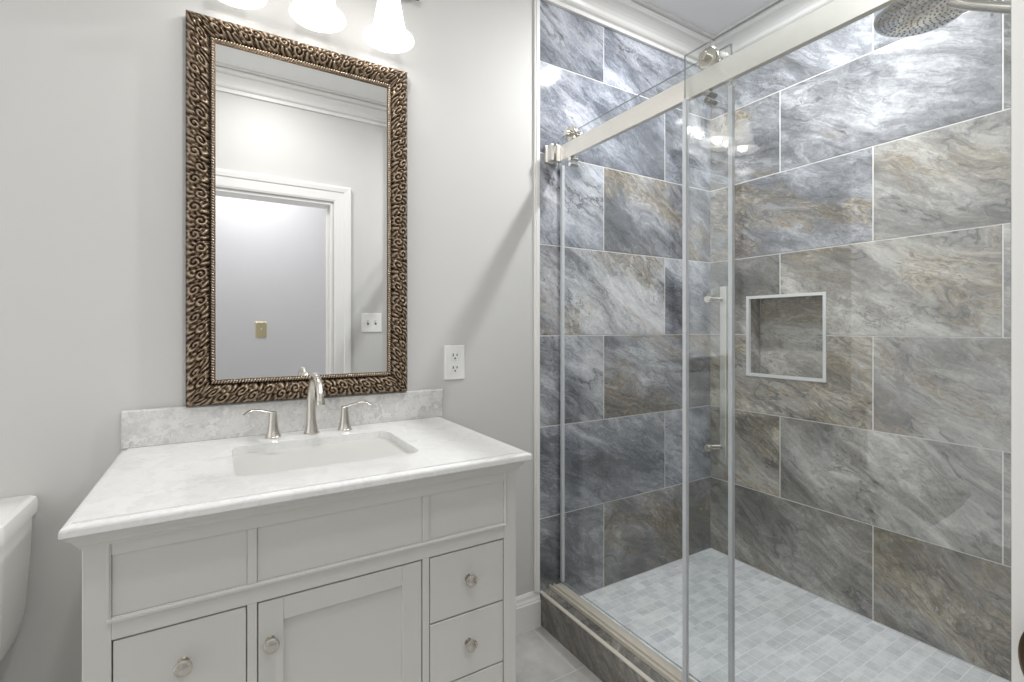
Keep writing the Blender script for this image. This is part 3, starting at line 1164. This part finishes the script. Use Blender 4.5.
def carve(s, t):
    """relief of the acanthus scrolls, s metres along the frame, t 0..1 across"""
    P_, W_ = 0.0365, 0.0515
    u = s / P_
    k = math.floor(u)
    sg = 1 if k % 2 == 0 else -1
    irr = mnoise.noise(Vector((s * 45, t * 2.4, 3.1)))
    irr2 = mnoise.noise(Vector((s * 200, t * 9.0, 9.7)))
    x = (u - k - 0.5) * P_ / W_
    y = t - 0.5 - 0.13 * sg
    # scroll at the heart of each leaf, fronds sweeping off it to both edges
    r_ = math.hypot(x, y)
    an = math.atan2(y, x)
    scroll = 0.5 + 0.5 * math.cos(2 * PI * r_ * 4.6 - sg * an + 0.6)
    frond = 0.5 + 0.5 * math.cos(an * 10 + sg * r_ * 11 + 1.6 * irr)
    wf = min(1.0, max(0.0, (r_ - 0.25 + 0.05 * irr) * 9))
    v = scroll ** 0.8 * (1 - wf) + frond ** 0.7 * wf
    v *= min(1.0, abs(abs(x) * W_ / P_ - 0.5) * 9 + 0.25)
    v = 0.88 * v + 0.12 + 0.34 * irr2
    if t < 0.10:
        v *= 0.45 + 0.55 * (t / 0.10)
    return min(1.0, max(0.0, v))


def frame_strip():
    V, Fc, R = [], [], []
    NT_ = 26
    CWD = FW - 0.0130    # carved width, the rest holds the bead
    corners = [(MX0, MZ0, 1, 1), (MX1, MZ0, -1, 1), (MX1, MZ1, -1, -1), (MX0, MZ1, 1, -1)]
    for e_ in range(4):
        a, b = corners[e_], corners[(e_ + 1) % 4]
        L = math.hypot(b[0] - a[0], b[1] - a[1])
        ns = int(L / 0.0017)
        base = len(V)
        rows = NT_ + 5
        for i in range(ns + 1):
            f = i / ns
            for j in range(rows):
                if j < 2:            # outer edge standing off the wall
                    w_, y, h = 0.0, (BY - .001, BY - .020)[j], 0.0
                elif j < 2 + NT_:
                    t = (j - 2) / (NT_ - 1)
                    w_ = t * CWD
                    crown_ = math.sin(PI * min(1, t * .93 + .07)) ** 0.6
                    s = f * L - L / 2
                    h = carve(s + 8.6, t) if 0.02 < t < 0.98 else 0.15
                    y = BY - .020 - 0.014 * crown_ - 0.0105 * h * (0.5 + 0.5 * math.sin(PI * t))
                else:
                    q = j - 2 - NT_
                    w_ = (CWD + .001, CWD + .0015, FW)[q]
                    y = (BY - .0275, BY - .0225, BY - .0225)[q]
                    h = 0.1
                pa = (a[0] + a[2] * w_, a[1] + a[3] * w_)
                pb = (b[0] + b[2] * w_, b[1] + b[3] * w_)
                V.append((pa[0] + (pb[0] - pa[0]) * f, y, pa[1] + (pb[1] - pa[1]) * f))
                R.append(h)
        for i in range(ns):
            for j in range(rows - 1):
                p = base + i * rows + j
                Fc.append((p, p + rows, p + rows + 1, p + 1))
    me = bpy.data.meshes.new('frame')
    off = Vector(mi.location)
    me.from_pydata([tuple(Vector(v) - off) for v in V], [], Fc)
    at_ = me.attributes.new('relief', 'FLOAT', 'POINT')
    for i, r in enumerate(R):
        at_.data[i].value = r
    for p in me.polygons: p.use_smooth = True
    b = bmesh.new(); b.from_mesh(me)
    bmesh.ops.recalc_face_normals(b, faces=b.faces[:]); b.to_mesh(me); b.free()
    me.materials.append(M['carved'])
    o = bpy.data.objects.new('frame', me)
    COL.objects.link(o); o.parent = mi
    return o


frame_strip()
bm = newbm()
ib = FW - 0.0062
bx0, bx1, bz0, bz1 = MX0 + ib, MX1 - ib, MZ0 + ib, MZ1 - ib
yb = 1.4712
for (p0, p1) in (((bx0, bz0), (bx1, bz0)), ((bx1, bz0), (bx1, bz1)), ((bx1, bz1), (bx0, bz1)), ((bx0, bz1), (bx0, bz0))):
    L = math.hypot(p1[0] - p0[0], p1[1] - p0[1])
    nb = int(L / 0.0068)
    for i in range(nb):
        f = i / nb
        c = (p0[0] + (p1[0] - p0[0]) * f, yb, p0[1] + (p1[1] - p0[1]) * f)
        hor = abs(p1[0] - p0[0]) > 0.01
        sc = Matrix.Diagonal((0.0029, 0.0062, 0.0060, 1)) if hor else Matrix.Diagonal((0.0060, 0.0062, 0.0029, 1))
        bmesh.ops.create_icosphere(bm, subdivisions=2, radius=1, matrix=Matrix.Translation(c) @ Matrix.Rotation(0.5, 4, 'Y') @ sc)
ob('beading', bm, 'bead', mi, 0, 'all')
bm = newbm()
for (x0, x1, z0, z1) in ((bx0 - .003, bx1 + .003, bz0 - .003, bz0 + .0062), (bx0 - .003, bx1 + .003, bz1 - .0062, bz1 + .003),
                         (bx0 - .003, bx0 + .0062, bz0 + .0062, bz1 - .0062), (bx1 - .0062, bx1 + .003, bz0 + .0062, bz1 - .0062)):
    box(bm, x0, x1, 1.4725, 1.4790, z0, z1)
ob('inner_lip', bm, 'bronze', mi)

# ------------------------------------------------------------------ vanity light
LX = [0.037, 0.2335, 0.430]
LY = 1.400
BARZ = H(1.062)
vl = thing('vanity_light', 'bronze wall light bar over the mirror holding three glass bell shades', 'wall light', (LX[1], BY, BARZ))
bm = newbm(); lathe(bm, [(0.062, 0), (0.062, 0.010), (0.052, 0.018), (0.02, 0.022)], along((LX[1], BY - .001, BARZ), (0, -1, 0)), 40)
ob('wall_plate', bm, 'bronze', vl, 0, True)
bm = newbm(); pts = spline([(LX[1] + d, 1.475, BARZ + z) for d, z in ((-.305, 0), (-.2, 0), (0, 0), (.2, 0), (.305, 0))], 4)
tube(bm, pts, [.0095] * len(pts), 16)
for s in (-1, 1):
    lathe(bm, [(0.010, 0), (0.0145, .003), (0.0145, .012), (0.010, 0.016), (0.004, 0.022)], along((LX[1] + s * .303, 1.475, BARZ), (s, 0, 0)), 20)
ob('bar', bm, 'bronze', vl, 0, True)
RIM = H(0.848)
bell = [(0.0225, 0.150), (0.0270, 0.140), (0.0315, 0.118), (0.0360, 0.092), (0.0405, 0.066), (0.0440, 0.046), (0.0480, 0.030), (0.0545, 0.018), (0.0635, 0.008), (0.0715, 0.003), (0.0725, 0.000)]
for x in LX:
    bm = newbm()
    lathe(bm, [(0.006, RIM + .172), (0.018, RIM + .170), (0.0255, RIM + .160), (0.026, RIM + .142), (0.0235, RIM + .139)], Matrix.Translation((x, LY, 0)), 28)
    pts = spline([(x, 1.475, BARZ), (x, 1.455, BARZ + .022), (x, 1.415, BARZ + .018), (x, LY, RIM + .165)], 6)
    tube(bm, pts, [.006] * len(pts), 12)
    ob('arm', bm, 'bronze', vl, 0, True)
    bm = newbm()
    prof = [(r, RIM + z) for r, z in bell] + [(r - .0028, RIM + z + (.001 if i == 0 else 0)) for i, (r, z) in enumerate(bell[::-1])]
    lathe(bm, prof, Matrix.Translation((x, LY, 0)), 48, cap=False)
    sh_ = ob('shade', bm, 'shade', vl, 0, 'all')
    bm = newbm()
    lathe(bm, [(0.010, RIM + .135), (0.012, RIM + .100), (0.022, RIM + .070), (0.024, RIM + .055), (0.018, RIM + .038), (0.006, RIM + .030)], Matrix.Translation((x, LY, 0)), 24)
    ob('bulb', bm, 'lens', sh_, 0, 'all')
    d = bpy.data.lights.new('bulb_light', 'POINT'); d.energy = BULB_POWER; d.color = (1, 0.98, 0.95); d.shadow_soft_size = 0.02
    lo = bpy.data.objects.new('bulb_light', d); lo.location = (x, LY, RIM + 0.012); COL.objects.link(lo)

# ------------------------------------------------------------------ outlet and switches
def plate(name, label, cat, origin, ux, nrm_, w_, h_, mat, kind):
    """wall plate; ux = direction of width, nrm_ = out of the wall"""
    t = thing(name, label, cat, origin)
    O = Vector(origin); U = Vector(ux); N = Vector(nrm_)

    def bx(bm, u0, u1, z0, z1, n0, n1, inset=0.0):
        loops_ = []
        for nn2, i in ((n0, 0), (n1 - inset, 0), (n1, inset * 1.2)):
            loops_.append([O + U * a_ + N * nn2 + Vector((0, 0, c_)) for a_, c_ in ((u0 + i, z0 + i), (u1 - i, z0 + i), (u1 - i, z1 - i), (u0 + i, z1 - i))])
        loft(bm, loops_)
    bm = newbm(); bx(bm, -w_ / 2, w_ / 2, -h_ / 2, h_ / 2, 0, 0.006, 0.002)
    pl = ob('cover_plate', bm, mat, t)
    if kind == 'outlet':
        for zc in (-0.021, 0.021):
            bm = newbm()
            loft(bm, [[O + U * q[0] + N * nn2 + Vector((0, 0, zc + q[1])) for q in rrect(-.017, .017, -.0135, .0135, .009, 0, 5)] for nn2 in (0.005, 0.0078)])
            r_ = ob('receptacle', bm, mat, t)
            bm = newbm()
            bx(bm, -.0085, -.0055, zc + .000, zc + .009, .007, .0084); bx(bm, .0055, .0085, zc + .001, zc + .008, .007, .0084)
            cyl(bm, O + N * .007 + Vector((0, 0, zc - .007)), N, .0027, .0014, 12)
            ob('slots', bm, 'slot', r_)
    else:
        n_ = 2 if kind == 'double' else 1
        for i in range(n_):
            uc = (i - (n_ - 1) / 2) * 0.046
            bm = newbm(); bx(bm, uc - .0055, uc + .0055, -.012, .012, .005, .0068)
            g_ = ob('toggle_slot', bm, 'slot' if kind == 'double' else mat, t)
            bm = newbm()
            loft(bm, [[O + U * (uc + a_) + N * nn2 + Vector((0, 0, c_ + zz)) for a_, c_ in ((-.0045, -.005), (.0045, -.005), (.0045, .005), (-.0045, .005))]
                      for nn2, zz in ((.005, 0.001), (.016, .006))])
            ob('toggle', bm, 'plastic', t, 0.0008)
            for zc in (-.030, .030):
                bm = newbm()
                cyl(bm, O + U * uc + N * .005 + Vector((0, 0, zc)), N, .0028, .0016, 12)
                ob('screw', bm, mat, t)
    return t


plate('wall_outlet', 'white double wall outlet beside the mirror above the backsplash', 'outlet', (0.6835, BY, H(-.1155)), (1, 0, 0), (0, -1, 0), .0735, .115, 'plastic', 'outlet')
plate('light_switch', 'white double toggle switch plate on the wall right of the doorway, in the mirror', 'light switch', (0.797, FY, H(.034)), (-1, 0, 0), (0, 1, 0), .120, .114, 'plastic', 'double')
plate('light_switch', 'brass single switch plate on the hallway wall beyond the doorway, in the mirror', 'light switch', (0.272, -1.05, H(-.010)), (-1, 0, 0), (0, 1, 0), .076, .112, 'brass', 'single')

# bronze knob at the right edge
kb = thing('bronze_knob', 'oval brown bronze knob on the white wall end at far right', 'knob', (XS, 0.1915, 0.645))
bm = newbm(); cyl(bm, (XS, 0.1915, 0.645), (-1, 0, 0), 0.026, 0.005, 28, .001)
ob('rosette', bm, 'bronze', kb, 0, True)
bm = newbm(); cyl(bm, (XS - .004, 0.1915, 0.645), (-1, 0, 0), 0.010, 0.03, 20)
ob('shank', bm, 'bronze', kb, 0, True)
bm = newbm()
bmesh.ops.create_uvsphere(bm, u_segments=32, v_segments=20, radius=1, matrix=Matrix.Translation((XS - .040, 0.1915, 0.645)) @ Matrix.Diagonal((0.018, 0.026, 0.050, 1)))
ob('knob_body', bm, 'bronze', kb, 0, 'all')

# ------------------------------------------------------------------ recessed downlights, room and hall ones added as fill
def downlight(name, label, x, y, r, mat):
    t = thing(name, label, 'ceiling light', (x, y, CEIL))
    bm = newbm()
    lathe(bm, [(r * 1.0, -0.001), (r * 1.42, -0.001), (r * 1.42, -0.004), (r * 1.15, -0.007), (r, -0.005)], Matrix.Translation((x, y, CEIL)), 40, cap=False)
    ob('trim_ring', bm, 'trim', t, 0, True)
    bm = newbm(); lathe(bm, [(r, -0.002), (r * .96, -.0045), (r * .05, -.005)], Matrix.Translation((x, y, CEIL)), 32)
    ob('lens', bm, mat, t, 0, 'all')


downlight('recessed_light', 'small round recessed light in the shower ceiling, mirrored in the back tile', 1.50, 0.90, 0.038, 'lens')
downlight('recessed_light', 'unseen round recessed fill light added to the bathroom ceiling before the vanity', 0.22, 0.50, 0.06, 'lens')
downlight('recessed_light', 'unseen round recessed fill light added to the hallway ceiling beyond the doorway', 0.2, -0.62, 0.06, 'lens')

# ------------------------------------------------------------------ toilet
TXc = -0.575
to = thing('toilet', 'white two piece toilet left of the vanity with a rounded tank lid', 'toilet', (TXc, 1.1, 0))


def tank_loop(hw, y0, y1, z, r=.035, bow=.018):
    l = rrect(-hw, hw, -y1, -y0, r, z, 8)
    return [(TXc - p[0], p[1] * -1 - 0, p[2]) if False else (TXc + p[0], -p[1] - bow * max(0, 1 - (p[0] / hw) ** 2) * (1 if -p[1] < (y0 + y1) / 2 else 0), p[2]) for p in l]


bm = newbm()
loft(bm, [tank_loop(.176, 1.345, 1.470, .425, .03), tank_loop(.200, 1.322, 1.482, .438, .03), tank_loop(.213, 1.305, 1.487, .49, .025), tank_loop(.221, 1.292, 1.490, .62, .022), tank_loop(.2235, 1.285, 1.490, .702, .022)])
ob('tank', bm, 'ceramic', to, 0, True)
bm = newbm()
loft(bm, [tank_loop(.2245, 1.280, 1.491, .7005, .018, .022), tank_loop(.2295, 1.268, 1.496, .703, .018, .024), tank_loop(.2305, 1.266, 1.497, .727, .018, .024), tank_loop(.228, 1.270, 1.495, .7355, .018, .022), tank_loop(.222, 1.278, 1.489, .7390, .018, .02)])
ob('tank_lid', bm, 'ceramic', to, 0, True)
bm = newbm(); cyl(bm, (TXc - .15, 1.293, .665), (0, -1, 0), .012, .018, 16)
tube(bm, [(TXc - .15, 1.272, .665), (TXc - .11, 1.268, .662), (TXc - .08, 1.268, .655)], [.006, .007, .008], 12)
ob('flush_lever', bm, 'chrome', to, 0, True)


def egg(z, w_, y0, y1, n_=40):
    out = []
    for i in range(n_):
        a_ = 2 * PI * i / n_
        c_ = math.cos(a_)
        yy = (y0 + y1) / 2 + (y1 - y0) / 2 * c_
        ww = w_ * math.sin(a_) * (1 + 0.12 * c_)
        out.append((TXc + ww, yy, z))
    return out


bm = newbm()
loft(bm, [egg(0.0005, .115, .92, 1.42), egg(.03, .112, .925, 1.415), egg(.14, .10, .95, 1.36), egg(.25, .135, .85, 1.36), egg(.34, .175, .775, 1.35), egg(.385, .185, .755, 1.33),
          egg(.385, .145, .80, 1.20), egg(.33, .12, .85, 1.17), egg(.27, .06, .93, 1.10)])
ob('bowl', bm, 'ceramic', to, 0, 'all')
bm = newbm(); box(bm, TXc - .115, TXc + .115, 1.26, 1.455, .30, .426)
ob('tank_shelf', bm, 'ceramic', to, .015, True, 3)
bm = newbm()
loft(bm, [egg(.3865, .188, .75, 1.25), egg(.402, .190, .748, 1.252)])
ob('seat', bm, 'plastic', to, .004, True)
bm = newbm()
loft(bm, [egg(.4035, .188, .75, 1.25), egg(.414, .189, .749, 1.251), egg(.420, .175, .765, 1.235)])
ob('seat_lid', bm, 'plastic', to, 0, 'all')
